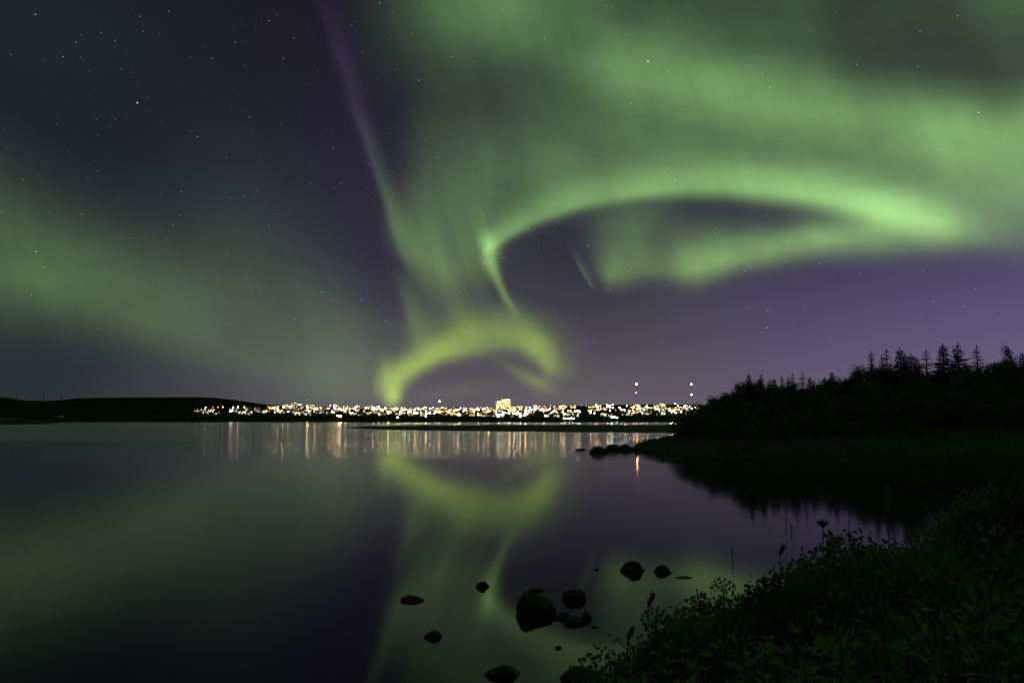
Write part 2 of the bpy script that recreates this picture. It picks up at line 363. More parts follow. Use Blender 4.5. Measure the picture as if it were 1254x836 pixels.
# ---------------------------------------------------------------- near shore and promontory
LAND = [(-6,-4),(-2.6,0.8),(-.6,3.0),(.6,4.6),(1.8,6.2),(3.4,8.4),(5.2,10.8),(7.5,13.6),(10.5,17.6),(14,22.5),(18,28),(25,36),(31,45),(34,51),(33.5,54),(27,57),(22,59.5),(19.5,60.5),(17.2,63.5),(14.8,65),(13.5,68),(12.3,72),(12.6,79),(13.4,90),
    (20,118),(32,162),(50,240),(80,353),(150,545),(420,640),(900,300),(900,-200),(-60,-200),(-30,-30)]
def sdist(x, y):
    inside = False; best = 1e18; n = len(LAND)
    for i in range(n):
        ax, ay = LAND[i]; bx, by = LAND[(i+1) % n]
        if (ay > y) != (by > y) and x < (bx-ax)*(y-ay)/(by-ay)+ax: inside = not inside
        dx, dy = bx-ax, by-ay; t = max(0, min(1, ((x-ax)*dx+(y-ay)*dy)/(dx*dx+dy*dy)))
        q = (x-ax-t*dx)**2 + (y-ay-t*dy)**2
        if q < best: best = q
    return math.sqrt(best) * (1 if inside else -1)
def land_z(x, y):
    d = sdist(x, y)
    far = max(0.0, min(1.0, (y-30)/25.0)); far = far*far*(3-2*far)
    sc_ = 1.0 + far*5
    d += (noise.noise(Vector((x*.35/sc_, y*.35/sc_, 0)))*.5 + noise.noise(Vector((x*1.1/sc_, y*1.1/sc_, 3)))*.2) * (1+far*1.6)
    if d < 0: return max(-2.5, d*.35 - .04)
    zn = 1.35*(1-math.exp(-d*.42)) + .012*d
    zf = .45*(1-math.exp(-d*1.2)) + 3.6*(1-math.exp(-d/45.0)) 
    z = zn*(1-far) + zf*far
    return z + noise.noise(Vector((x*.5, y*.5, 7)))*.10*min(1, d) 
def axis(segs):
    out = []
    for a, b, st in segs:
        n = max(1, round((b-a)/st)); out += [a + (b-a)*i/n for i in range(n)]
    out.append(segs[-1][1]); return out
gx = axis([(-60,-8,6),(-8,12,.4),(12,45,1.2),(45,120,5),(120,420,25),(420,880,60)])
gy = axis([(-190,-10,20),(-10,14,.4),(14,100,1.2),(100,190,5),(190,620,20)])
g = MB(); H = {}
vs = []
for y in gy:
    for x in gx: vs.append((x, y, land_z(x, y)))
nx = len(gx)
g.add(vs, [(j*nx+i, j*nx+i+1, (j+1)*nx+i+1, (j+1)*nx+i) for j in range(len(gy)-1) for i in range(nx-1)])
tag(g.build('shore_ground', M['grass_ground'], smooth=True), 'dark grassy shore rising from the lake', kind='structure')

# ---------------------------------------------------------------- low spits in the lake
def lerp(pts, x):
    if x <= pts[0][0]: return pts[0][1]
    for (a, va), (b, vb) in zip(pts, pts[1:]):
        if x <= b: return va + (vb-va)*(x-a)/(b-a)
    return pts[-1][1]
def spit(name, x0, x1, low, up, hgt, label, rows=12, step=4):
    g = MB(); vs = []; cols = []
    px = x0
    while px <= x1: cols.append(px); px += step
    for px in cols:
        A_ = on(px, lerp(low, px)); B_ = on(px, lerp(up, px)); h = lerp(hgt, px)
        for k in range(rows+1):
            t = k/rows; p = A_.lerp(B_, t)
            z = h*math.sin(math.pi*min(1, t*1.0))**.5 if 0 < t < 1 else 0
            z += noise.noise(Vector((p.x*.12, p.y*.05, 1)))*.35*h*(1 if 0 < t < 1 else 0)
            vs.append((p.x, p.y, z - .05))
    r = rows+1
    g.add(vs, [(i*r+k, (i+1)*r+k, (i+1)*r+k+1, i*r+k+1) for i in range(len(cols)-1) for k in range(rows)])
    return tag(g.build(name, M['grass_ground'], smooth=True), label, kind='structure')
spit('spit_middle', 418, 960, [(418,523.6),(445,525),(480,526.4),(560,527.6),(640,528.6),(720,529.2),(830,530),(960,530)], [(418,523.3),(445,522),(500,521.2),(600,520.6),(960,520.6)],
     [(418,.0),(432,.15),(450,.5),(600,.75),(960,.9)], 'long low grassy spit lying across the middle of the lake')
spit('spit_left', -260, 75, [(-260,523),(-60,521),(0,520),(40,519.6),(60,519.2),(73,518),(75,517.8)], [(-260,516.6),(75,517.6)],
     [(-260,12),(-60,9),(0,6.2),(30,4.6),(55,2.8),(70,1.2),(75,.1)], 'dark grassy spit reaching in from the edge of the lake')
spit('spit_sliver', 70, 168, [(70,518.9),(110,518.7),(168,518.3)], [(70,518.3),(168,518.2)], [(70,.25),(168,.05)], 'thin mud bar off the tip of the spit', rows=4)

# ---------------------------------------------------------------- far shore, hills and the town's slope
RIDGE = [(-900,470),(-400,478),(-100,482),(0,486),(15,487.5),(28,490),(60,490.6),(78,489.6),(95,487.6),(120,486.8),(180,486.6),(240,486.4),(265,487.4),(290,490),(318,494),(345,497),(400,499),(480,501.5),(600,501.5),(640,500.5),(680,498),(720,496.2),(780,495.2),(850,495.4),(900,497),(1000,496),(1254,493),(1500,488),(2200,480)]
Y0, Y1 = 1300.0, 2600.0
def ridge_z(px): return CZ + (HOR - lerp(RIDGE, px)) * Y1/1000.0
def px_of(x, y): return 627 + 1000*x/y*(1/ (1+0*y)) * 1.0
def far_z(x, y):
    px = 627 + FPX*x/y*1.0
    s = (y - Y0)/(Y1 - Y0)
    if s < 0: return s*40 - .1
    zr = ridge_z(px)
    if s <= 1: z = 1.2*min(1, s*12) + (zr-1.2)*(s**1.25)
    else: z = zr*(1-(s-1)*.8)
    return z + noise.noise(Vector((x*.004, y*.006, 0)))*3.0*min(1, max(0, s*3))*(1 if s < .9 else .35)
g = MB(); vs = []; cols = [(-900 + 12*i) for i in range(260)]; rows = [Y0-12, Y0] + [Y0 + 12*1.0 + 62*i for i in range(20)] + [Y1-20, Y1, Y1+120, Y1+500, Y1+1300]
for px in cols:
    for y in rows:
        x = (px-627)/FPX*y; vs.append((x, y, far_z(x, y)))
r = len(rows)
g.add(vs, [(i*r+k, (i+1)*r+k, (i+1)*r+k+1, i*r+k+1) for i in range(len(cols)-1) for k in range(r-1)])
tag(g.build('hills', M['far_land'], smooth=True), 'dark low hills and built-up slope across the lake', kind='structure')
def far_at(px, y):       # point of the far slope seen at picture position (px, y)
    lo, hi = Y0+2, Y1
    for _ in range(30):
        mid = (lo+hi)/2; X = (px-627)/FPX*mid
        ys = HOR - (far_z(X, mid)-CZ)/mid*1000
        if ys > y: lo = mid
        else: hi = mid
    X = (px-627)/FPX*lo; return Vector((X, lo, far_z(X, lo)))

# ---------------------------------------------------------------- the town across the water
rnd = random.Random(11)
def lit_wall(name, cols, strength, dens):
    """plaster wall with a grid of windows, part of them lit"""
    m = bpy.data.materials.new(name); m.use_nodes = True; t = NT(m.node_tree)
    b = m.node_tree.nodes['Principled BSDF']; b.inputs['Roughness'].default_value = .8
    tcn = t.n.new('ShaderNodeTexCoord'); s = t.n.new('ShaderNodeSeparateXYZ'); t.l.new(tcn.outputs['Object'], s.inputs[0])
    oi = t.n.new('ShaderNodeObjectInfo')
    u = t.m('MULTIPLY', t.m('ADD', s.outputs[0], t.m('MULTIPLY', s.outputs[1], 1.0)), 1/2.6); v = t.m('MULTIPLY', s.outputs[2], 1/2.9)
    fu = t.m('FRACT', u); fv = t.m('FRACT', v)
    win = t.m('MULTIPLY', t.m('MULTIPLY', t.m('GREATER_THAN', fu, .22), t.m('LESS_THAN', fu, .80)), t.m('MULTIPLY', t.m('GREATER_THAN', fv, .30), t.m('LESS_THAN', fv, .82)))
    wn = t.n.new('ShaderNodeTexWhiteNoise'); wn.noise_dimensions = '3D'
    t.put(wn.inputs['Vector'], t.xyz(t.m('FLOOR', u), t.m('FLOOR', v), t.m('MULTIPLY', oi.outputs['Random'], 77.0)))
    on_ = t.m('LESS_THAN', wn.outputs['Value'], dens)
    ecol = t.ramp(oi.outputs['Random'], cols, 'CONSTANT')
    t.put(b.inputs['Base Color'], t.mix(win, (.42,.39,.34), (.03,.03,.035)))
    t.put(b.inputs['Emission Color'], ecol)
    t.put(b.inputs['Emission Strength'], t.m('MULTIPLY', t.m('MULTIPLY', win, on_), strength))
    return m
WARM = [(0,(1,.72,.36)),(.25,(1,.86,.55)),(.5,(1,.93,.74)),(.75,(1,.80,.36)),(.88,(1,.62,.26)),(.95,(.95,.97,1))]
M['lit'] = lit_wall('lit_wall', WARM, 3.8, .55)
M['lit_dim'] = lit_wall('dim_wall', WARM, 2.2, .3)
M['lit_tower'] = lit_wall('tower_wall', [(0,(1,.78,.34)),(.5,(1,.9,.6)),(1,(1,.9,.6))], 4.2, .8)
def house(w, d, h, kind):
    b = MB(); b.k = 0; b.box((0,0,h/2), (w, d, h)); b.k = 1
    if kind == 'gable':
        x, y, e, p = w/2+.4, d/2+.4, h-.1, h + d*.32
        b.add([(-x,-y,e),(x,-y,e),(x,y,e),(-x,y,e),(-x,0,p),(x,0,p)], [(0,1,5,4),(2,3,4,5),(1,2,5),(3,0,4),(3,2,1,0)])
        b.box((w*.22, 0, p-.1), (.8,.8,1.6))
    else:
        b.box((0,0,h+.2), (w+.5, d+.5, .4)); b.box((w*.15,0,h+1.4), (w*.18, d*.4, 2.0)); b.box((-w*.3,0,h+.9), (1.4,1.4,1.0))
    return b
HM = {'house': [house(9,8,5.5,'gable').data('house', [M['lit'], M['roofm']]), house(11,8,5,'gable').data('house', [M['lit_dim'], M['roofm']]), house(8,7,6,'gable').data('house', [M['lit_dim'], M['roofm']])],
      'block': [house(17,11,9,'flat').data('apartment_block', [M['lit'], M['wallp']]), house(13,11,11.5,'flat').data('apartment_block', [M['lit'], M['wallp']]), house(22,11,8,'flat').data('apartment_block', [M['lit'], M['wallp']])]}
def band_top(px): return lerp([(238,503),(290,500.5),(330,499.5),(350,498),(430,500),(480,502),(600,502),(640,501.5),(680,499.5),(760,499),(850,499.5),(872,500)], px)
def band_bot(px): return lerp([(238,506),(300,508.5),(430,508.5),(520,510.5),(640,511.5),(720,510.5),(850,509),(872,507)], px)
def under(px):
    for a, b, s in ((0,430,'below the leftmost lights'),(430,600,'below the aurora hook'),(600,770,'near the tower block'),(770,2000,'below the red-lit masts')):
        if a <= px < b: return s
def where(px):
    for a, b, s in ((0,330,'the foot of the long dark hill'),(330,430,'the brightest slope beside the dark hill'),(430,600,'the slope under the glowing aurora hook'),(600,680,'the slope around the tall tower block'),(680,770,'the slope right of the tower block'),(770,2000,'the slope beneath the two red-lit masts')):
        if a <= px < b: return s
ht = []
for i in range(215):
    px = rnd.uniform(242, 868); y = rnd.uniform(band_top(px)+.5, band_bot(px))
    ht.append((px, y, 'house'))
for i in range(80):
    px = rnd.uniform(330, 860); y = band_top(px) + abs(rnd.gauss(0, 2.6))
    ht.append((px, y, 'block'))
for px in (352,357,366,405,412,424,452,462,470,480,494,506,544,552,560,646,652,660,690):
    ht.append((px, band_top(px)+.3+rnd.random(), 'block'))
occ = []
for px, y, kd in ht:
    p = far_at(px, y)
    if any(abs(p.x-q[0]) < q[2] and abs(p.y-q[1]) < 22 for q in occ): continue
    occ.append((p.x, p.y, 20 if kd == 'block' else 12))
    me = rnd.choice(HM[kd]); nm = 'house' if kd == 'house' else 'apartment_block'
    o = place(nm, me, None, (p.x, p.y, p.z-.6)); o.rotation_euler.z = rnd.gauss(0, .35); k = rnd.uniform(.8, 1.25); o.scale = (k, k, rnd.uniform(.85, 1.25))
    if kd == 'house': tag(o, 'small gabled house with lit windows on '+where(px), 'house', 'small lit houses on '+where(px))
    else: tag(o, 'long flat-roofed apartment block with lit windows on '+where(px), 'apartment block', 'lit apartment blocks on '+where(px))

# tall tower block: three slabs with rows of windows
def tower():
    p = far_at(617, 500.0); s = p.y/1000
    t = empty('tower_block', p)
    tag(t, 'tall floodlit tower block of three slabs above the middle of the town', 'tower block')
    for dx, wd, h, dp in ((-6.6,5.8,9.8,0),( -.4,5.0,12.6,6),(5.4,6.0,12.6,0)):
        b = MB(); W, Hh = wd*s, h*s
        b.box((dx*s, dp, Hh/2), (W, 16, Hh)); w_ = b.build('wall', M['lit_tower'], t)
        r_ = MB(); r_.box((dx*s, dp, Hh+.6), (W+.8, 16.8, 1.2)); r_.box((dx*s, dp, Hh+2.2), (W*.4, 6, 2)); r_.build('roof', M['wallp'], t)
    for k, dx in enumerate((-6.4,-4.4,3.4,5.8)):
        b = MB(); b.box((dx*s, -8.35, 8.4*s if k < 2 else 11.4*s), (1.6, .3, 1.1)); b.build('roof_lamp', M['lampw'], t)
    return t
M['lampw'] = emis('lamp_white', (1,.77,.48), 135); M['lampy'] = emis('lamp_yellow', (1,.62,.24), 125); M['lampo'] = emis('lamp_orange', (1,.40,.12), 95)
M['lampc'] = emis('lamp_cool', (.80,.92,1), 80); M['lampb'] = emis('lamp_blue', (.22,.16,1), 60); M['lampg'] = emis('lamp_green', (.45,1,.25), 30)
M['lampr'] = emis('lamp_red', (1,.33,.14), 130)
tower()
for px, wd, h in ((630,10,3.2),(636,7,4.2)):
    p = far_at(px, 501.5); s = p.y/1000; b = MB(); b.box((0,0,h*s/2), (wd*s, 14, h*s)); b.k = 1; b.box((0,0,h*s+.5), (wd*s+1, 15, 1))
    tag(b.build('apartment_block', [M['lit_tower'], M['wallp']]), ('lower' if h < 4 else 'taller')+' wide lit block close beside the tall tower block', 'apartment block').location = p

# street lamps: pole, arm and glowing head
def lamp_mesh(mt, r, h=8.0):
    b = MB(); b.k = 0; b.tube([(0,0,-1),(0,0,h*.8),(0,0,h)], [.14,.10,.07], 5); b.tube([(0,0,h),(0,-.8,h+.25),(0,-1.6,h+.1)], [.06,.05,.05], 4)
    b.k = 1; b.ball((0,-1.7,h-.2), r, 1, (1,1,.7)); return b.data('street_lamp', [M['steel'], mt])
M['dimy'] = emis('lamp_dim_yellow', (1,.62,.24), 4.5); M['dimo'] = emis('lamp_dim_amber', (1,.38,.12), 3.0)
LM = [(lamp_mesh(M['lampw'], 1.35), .28, 'white'), (lamp_mesh(M['lampy'], 1.4), .24, 'warm yellow'), (lamp_mesh(M['lampo'], 1.3), .08, 'orange'), (lamp_mesh(M['dimy'], 1.7), .18, 'dim yellow'), (lamp_mesh(M['dimo'], 1.7), .14, 'dim amber'), (lamp_mesh(M['lampc'], 1.3), .09, 'cool white')]
n = 0
streets = []
for k in range(14):             # lamps stand in short rows along the streets
    px = rnd.uniform(246, 850); y = rnd.uniform(band_top(px), band_bot(px)); streets.append((px, y, rnd.randint(3, 6), rnd.uniform(3.5, 7.5), rnd.gauss(0, .06)))
lamps = []
for px, y, c, st, sl in streets:
    for j in range(c): lamps.append((px + j*st + rnd.uniform(-.4,.4), y + j*st*sl + rnd.uniform(-.8,.8)))
while len(lamps) < 285:
    px = rnd.triangular(240, 872, 620) if rnd.random() < .6 else rnd.uniform(238, 872); lamps.append((px, rnd.uniform(band_top(px)-.6, band_bot(px)+.8)))
for px, y in lamps[:285]:
    if px > 874: px = rnd.uniform(600, 860)
    if px < 300 and rnd.random() < .45: px = rnd.uniform(430, 860)
    p = far_at(px, min(max(y, band_top(px)-.8), band_bot(px)+1)); q = rnd.random()
    for me, w_, nm in LM:
        q -= w_
        if q <= 0: break
    o = place('street_lamp', me, None, (p.x, p.y, p.z)); k = rnd.choice((.35,.4,.5,.55,.65,.8,1.15)) * (.8 if px < 430 else 1.2 if px > 590 else 1.0); o.scale = (k, k, 1)
    tag(o, 'street lamp with %s head on %s' % (nm, where(px)), 'street lamp', '%s street lamps on %s' % (nm, where(px)))
def single(px, y, mt, r, name, label, cat, h=6.0, group=None):
    p = far_at(px, y); 
    o = place(name, lamp_mesh(mt, r, h), None, (p.x, p.y, p.z)); tag(o, label, cat, group); return o
for px, y, mt, r, lb in ((418,513.4,'lampy',2.2,'bright yellow floodlight low on the shore under the left of the town'),(414.5,512.2,'lampw',1.1,'smaller white floodlight beside the bright yellow one on the shore'),
    (488,515.2,'lampw',1.3,'lone white floodlight at the waterline below the left half of the town'),(522,513,'lampw',1.1,'white floodlight low in the trees below the blue lights'),(465,510.5,'lampy',.9,'dim yellow floodlight in the shore trees left of the centre'),
    (562.5,511,'lampc',1.7,'bright cool floodlight among the dark shore trees left of the tower'),(611,513.4,'lampc',1.0,'small cool floodlight in shore trees straight below the tower block'),(637,513.8,'lampw',1.5,'white floodlight at the shore right below the tower block'),
    (642.5,512.3,'lampw',1.1,'smaller floodlight uphill of the white shore light near the tower'),(527.5,509.2,'lampb',1.3,'left blue floodlight of the blue pair in the town'),(531.5,509.6,'lampb',1.2,'right blue floodlight of the blue pair in the town'),
    (833,507,'lampb',1.7,'violet floodlight at the right end of the town'),(826,508.4,'lampg',1.5,'green floodlight beside the violet light at the right end of town'),
    (826,496.3,'lampw',1.6,'bright white floodlight on the hilltop at the right end of town')):
    single(px, y, M[mt], r, 'floodlight', lb, 'floodlight')
for px, y, r in ((748.5,513.4,2.0),(751.5,514.4,2.2),(755,514.8,1.6),(758.5,515.3,1.2)):
    single(px, y, M['lampc'], r, 'floodlight', 'one of four cold white floodlights clustered on the shore under the left mast', 'floodlight', 5.0, 'cluster of cold white floodlights')
for k in range(7):
    single(690+k*2.1+rnd.uniform(-.3,.3), 514.8, M['lampc'], .8, 'floodlight', 'small white light in the short row on the shore right of the tower', 'floodlight', 4.0, 'short row of small shore lights')
# masts
def mast(px, base_y, top_y, lamps_, label, r=.6):
    p = far_at(px, base_y); s = p.y/1000; z1 = (base_y-top_y)*s; t = empty('radio_mast', p); tag(t, label, 'mast')
    b = MB(); n = int(z1/3)
    for a in range(3):
        q = a*2.094; b.tube([(math.cos(q)*r, math.sin(q)*r, -2), (math.cos(q)*r*.6, math.sin(q)*r*.6, z1)], [.10,.08], 4)
    for k in range(n):
        z = k*3; f = r*(1-.4*z/z1)
        for a in range(3):
            q, q2 = a*2.094, (a+1)*2.094; b.tube([(math.cos(q)*f, math.sin(q)*f, z), (math.cos(q2)*f, math.sin(q2)*f, z+3)], [.05,.05], 3)
    b.build('lattice', M['steel'], t)
    for y, mt, rr in lamps_:
        c = MB(); c.ball((0, -r-rr*.5, (base_y-y)*s), rr, 2); c.build('warning_light', M[mt], t)
mast(779, 497.5, 467.5, ((470.4,'lampr',1.9),(481,'lampw',.7)), 'tall thin radio mast with one bright red lamp and a faint white one below')
mast(846.5, 498, 467.5, ((470.4,'lampr',1.5),(483.3,'lampr',1.6)), 'tall thin radio mast with two red lamps one above the other')
mast(538.5, 502, 489.8, ((491.3,'lampw',1.1),), 'short mast with a white lamp on top rising from the town roofs')
mast(378.5, 500, 488.5, ((490,'lampg',.25),), 'thin unlit mast above the brightest left part of the town')
# power pylons on the left ridge
for px, top, h, lb in ((21,479.5,9,'left lattice power pylon on the dark ridge'),(54,479.0,11.5,'tallest lattice power pylon in the middle of the three on the ridge'),(76,483,6.5,'smallest lattice power pylon nearest to the long flat hill')):
    Yp = Y1-60; X = (px-627)/FPX*Yp; z0 = far_z(X, Yp); hh = h*Yp/1000+1
    b = MB()
    for sx_ in (-1,1):
        for sy_ in (-1,1): b.tube([(sx_*3, sy_*3, -1), (sx_*.7, sy_*.7, hh*.72), (sx_*.3, sy_*.3, hh)], [.28,.22,.16], 4)
    for k in range(6):
        f0, f1 = k/6, (k+1)/6; r0, r1 = 3*(1-f0*.8), 3*(1-f1*.8)
        for sx_ in (-1,1): b.tube([(sx_*r0, -r0, hh*.72*f0), (-sx_*r1, -r1, hh*.72*f1)], [.12,.12], 3); b.tube([(sx_*r0, r0, hh*.72*f0), (-sx_*r1, r1, hh*.72*f1)], [.12,.12], 3)
    for q, wd in ((.72,6),(.84,4.6),(.95,3)): b.tube([(-wd,0,hh*q),(0,0,hh*q+.7),(wd,0,hh*q)], [.12,.3,.12], 4)
    o = b.build('power_pylon', M['steel']); o.location = (X, Yp, z0); tag(o, lb, 'pylon')
# cabin by the water at the foot of the hill
p = far_at(77, 512.5); t = empty('cabin', p); tag(t, 'small dark cabin with a pale roof at the foot of the hill', 'cabin')
b = MB(); b.box((0,0,1.5), (8,6,3.4)); b.build('wall', M['bark'], t)
b = MB(); b.add([(-4.5,-3.5,3.1),(4.5,-3.5,3.1),(4.5,3.5,3.1),(-4.5,3.5,3.1),(-4.5,0,5),(4.5,0,5)], [(0,1,5,4),(2,3,4,5),(1,2,5),(3,0,4),(3,2,1,0)]); b.build('roof', M['wallp'], t)
b = MB(); b.box((1.5,-3.05,1.0), (1,.1,2)); b.build('door', M['roofm'], t)

# ---------------------------------------------------------------- trees
def rdir(r, up=0.0):
    v = Vector((r.gauss(0,1), r.gauss(0,1), r.gauss(0,1)+up)); return v.normalized()
def bushy(seed, h, w, leaves, ls, clumps, low=.12):
    """trunk with limbs and a crown of separate leaf clumps; returns (trunk mesh, crown mesh)"""
    r = random.Random(seed); t = MB(); c = MB()
    top = Vector((r.gauss(0,.05)*w, r.gauss(0,.05)*w, h*.86))
    t.tube([(0,0,-.4),(0,0,h*.2),top*.6,top], [h*.022,h*.018,h*.011,h*.004], 6)
    cl = []
    for i in range(clumps):
        f = low + (1-low)*((i+.5)/clumps)**.85; prof = math.sin(math.pi*min(1,(f*.86+.10)))**.7
        a = i*2.39996 + r.gauss(0,.4); rad = w*.5*prof*r.uniform(.35,1.05)
        p = Vector((math.cos(a)*rad, math.sin(a)*rad, h*f + r.gauss(0,.03)*h)); p.z = min(p.z, h*.97)
        cr = w*.19*r.uniform(.6,1.25); cl.append((p, cr))
        s0 = top*max(.15, min(.9, f*.75)); t.tube([s0, (s0+p)*.5+Vector((0,0,-.05*h)), p], [h*.008,h*.005,h*.0015], 4, False)
    per = leaves//clumps
    for p, cr in cl:
        sq = Vector((r.uniform(.8,1.3), r.uniform(.8,1.3), r.uniform(.6,1.1)))
        for k in range(per):
            d = rdir(r); q = cr*(r.random()**.45)*1.1
            pos = p + Vector((d.x*sq.x, d.y*sq.y, d.z*sq.z))*q
            if pos.z < .02*h: continue
            c.leaf(pos, rdir(r, .3), rdir(r, .8), ls*r.uniform(.7,1.3), ls*.6)
    return t.data('trunk', [M['bark']], True), c.data('crown', [M['leaf_birch']])
def spruce(seed, h, w, step, nb, lift, dens, forked=False):
    r = random.Random(seed); t = MB(); c = MB()
    t.tube([(0,0,-.4),(0,0,h*.5),(0,0,h)], [h*.016,h*.009,h*.0012], 6)
    tops = [0.0] if not forked else [-.55, .55]
    if forked: t.tube([(0,0,h*.8),(.5,0,h*.88),(.55,0,h*1.0)], [.06,.04,.01], 4)
    z = h*.06
    while z < h*.97:
        f = z/h; L = w*.62*((1-f)**1.12)*r.uniform(.75,1.12) + .05
        n = max(4, int(nb*(1-.35*f))); a0 = r.random()*6.28
        for k in range(n):
            a = a0 + 6.283*k/n + r.gauss(0,.18); l = L*r.uniform(.5,1.25)
            base = Vector((0,0,max(.1, z+r.uniform(-.5,.5)*step*(.9 if step < .4 else .45)))); out = Vector((math.cos(a), math.sin(a), 0))
            dz = lift*(.4+f)
            pts = [base, base+out*l*.55+Vector((0,0,l*(dz-.22))), base+out*l+Vector((0,0,l*dz))]
            t.tube(pts, [.022+l*.008,.014,.004], 3, False)
            m = max(6, int(l*dens*2.6))
            for j in range(m):
                u = (j+.6)/m; p = pts[0].lerp(pts[1], u*2) if u < .5 else pts[1].lerp(pts[2], u*2-1)
                s = 1 if j % 2 else -1; sd = Vector((-out.y, out.x, 0))*s
                d = (out*.75 + sd*.8 + Vector((0,0,r.uniform(-.25,.2)))).normalized()
                c.leaf(p, d, Vector((0,0,1)), (.05+.42*l*(1-u*.75))*r.uniform(.7,1.2), min(.20, .06+.17*l))
                if r.random() < .5: c.leaf(p, (out+Vector((0,0,r.uniform(-.5,.1)))).normalized(), sd, .20, .06)
        z += step*r.uniform(.8,1.2)*(1-.35*f)
    for k in range(10): c.leaf(Vector((0,0,h*(.96+.004*k))), Vector((math.cos(k*2.4)*.4, math.sin(k*2.4)*.4, 1)).normalized(), Vector((1,0,0)), .18, .05)
    return t.data('trunk', [M['bark']], True), c.data('crown', [M['needles']])
def tree(name, meshes, loc, rz, s, label, cat, group=None):
    e = empty(name, loc, rz); e.scale = s if isinstance(s, tuple) else (s,)*3; tag(e, label, cat, group)
    place('trunk', meshes[0], e); place('crown', meshes[1], e); return e
BU = [bushy(1, 6.0, 4.6, 5200, .19, 34), bushy(2, 6.5, 4.0, 5000, .19, 30), bushy(3, 5.2, 5.0, 5400, .19, 36), bushy(4, 6.0, 3.4, 3600, .17, 24)]
SP_D = [spruce(21, 10, 3.0, .27, 15, .16, 11), spruce(22, 10, 2.6, .26, 15, .08, 11)]
SP_A = [spruce(23, 10, 3.5, .50, 9, .36, 10), spruce(24, 10, 3.0, .46, 9, .30, 10)]
SP_N = spruce(25, 10, 2.0, .28, 10, -.05, 10); SP_F = spruce(26, 10, 4.2, .36, 13, .38, 10, True)
def z_for(y, Y): return CZ + (HOR - y)/1000.0*Y*1.0
SPR = [(1068,431,SP_N,'narrow dense spire-shaped spruce, first of the tall ones',1),(1081,435,SP_A[1],'thin ragged spruce close to a slightly taller one',1),(1087,428,SP_A[0],'airy spruce with a sharp tip next to a thin ragged one',1),
    (1103.5,426,SP_D[0],'dense pointed spruce standing highest in the tight clump',1.0),(1109.6,433,SP_D[1],'short dense spruce in the tight clump beside its highest one',1),(1117,433,SP_D[0],'blunt dense spruce in the middle of the tight clump',1),(1123,436,SP_D[1],'lowest dense spruce on the right side of the tight clump',1),
    (1135.6,429,SP_A[0],'open-branched spruce standing alone with wide upturned boughs',1.1),(1156.6,421,SP_D[0],'broad dense spruce with a tall sharp top',1.15),(1175,421,SP_F,'widest spruce with a forked double top',1.0),(1198,423,SP_A[1],'slim open spruce with tiered boughs against the sky',1),
    (1254,431,SP_D[1],'spruce at the very edge of the view, dense and tall',1.1),
    (917,458,SP_D[1],'dense spruce at the low end of the wood',.9),(932.5,457,SP_A[1],'slim tiered spruce near the low end of the wood',.9),(942,464,SP_N,'small narrow spruce between low shrubs',.9),(957.5,460,SP_N,'slender spruce tip poking out of round bushes',.8),
    (965.5,461,SP_N,'very thin spruce tip left of a bushy spruce',.7),(971,457,SP_A[1],'bushy little spruce between two thin tips',.8),(982.5,455,SP_A[0],'bare-topped spruce with a few wide boughs',.8),(1010,461,SP_D[0],'short spruce leaning against a taller twin',.9),(1019,455,SP_D[1],'taller of the twin spruces halfway along the wood',.9),(1042,457,SP_A[1],'small crooked spruce where the wood begins to rise',.7)]
q6 = random.Random(66)
r6 = random.Random(6)
EXTRA = [(893,476),(902,468),(928,462),(949,463),(990,462),(997,466),(1030,462),(1049,459),(1074,447),(1095,446),(1128,444),(1146,445),(1165,443),(1186,445),(1209,447),(1222,448),(1244,441),(1262,436),(1274,430)]
for px, ty, ms, lb, wk in SPR:
    Y = 94 + r6.uniform(-4, 6); X = (px-627)/FPX*Y; zg = land_z(X, Y); h = z_for(ty, Y) - zg
    tree('spruce_tree', ms, (X, Y, zg), r6.uniform(0,6.28), (h/10*wk*1.8, h/10*wk*1.8, h/10), lb, 'spruce')

for px, ty in EXTRA:
    Y = 95 + q6.uniform(-4, 6); X = (px-627)/FPX*Y; zg = land_z(X, Y); h = z_for(ty, Y) - zg; ms = q6.choice((SP_D[0], SP_D[1], SP_N, SP_A[1])); wk = q6.uniform(.8, 1.3)
    e = tree('spruce_tree', ms, (X, Y, zg), q6.uniform(0,6.28), (h/10*wk*1.7, h/10*wk*1.7, h/10), 'lesser spruce whose tip barely clears the birches between taller spruces', 'spruce', 'lesser spruces of the wood')
    e.rotation_euler.x = q6.gauss(0, .03); e.rotation_euler.y = q6.gauss(0, .03)
Y = 94.0; X = (1235-627)/FPX*Y; zg = land_z(X, Y); h = z_for(427, Y)-zg
tree('slender_tree', BU[3], (X, Y, zg), 0, (h/6*.42, h/6*.42, h/6), 'slender leafy tree with a ragged column crown above the wood', 'tree')
TOP = [(838,506),(850,496),(862,491),(872,488),(880,483),(890,487),(900,480),(906,477),(925,475),(950,477),(985,475),(1003,473),(1030,470),(1045,463),(1060,457),(1075,455),(1100,457),(1140,458),(1170,456),(1190,455),(1220,455),(1254,450),(1400,440),(1700,430)]
G1 = 'bushy birches of the wood beyond the cove'
def bt(px, Y, ytop, lab, grp):
    X = (px-627)/FPX*Y; zg = land_z(X, Y)
    if zg < .15: return
    h = z_for(ytop, Y) - zg
    if h < .8 or h > 12: return
    ms = r6.choice(BU[:3]); k = h/6
    kw = k*r6.uniform(.8,1.2) if h > 3.5 else k*1.4
    tree('birch_tree' if h > 3 else 'willow_bush', ms, (X, Y, zg), r6.uniform(0,6.28), (kw, kw, k), lab, 'tree' if h > 3 else 'bush', grp)
px = 838.0
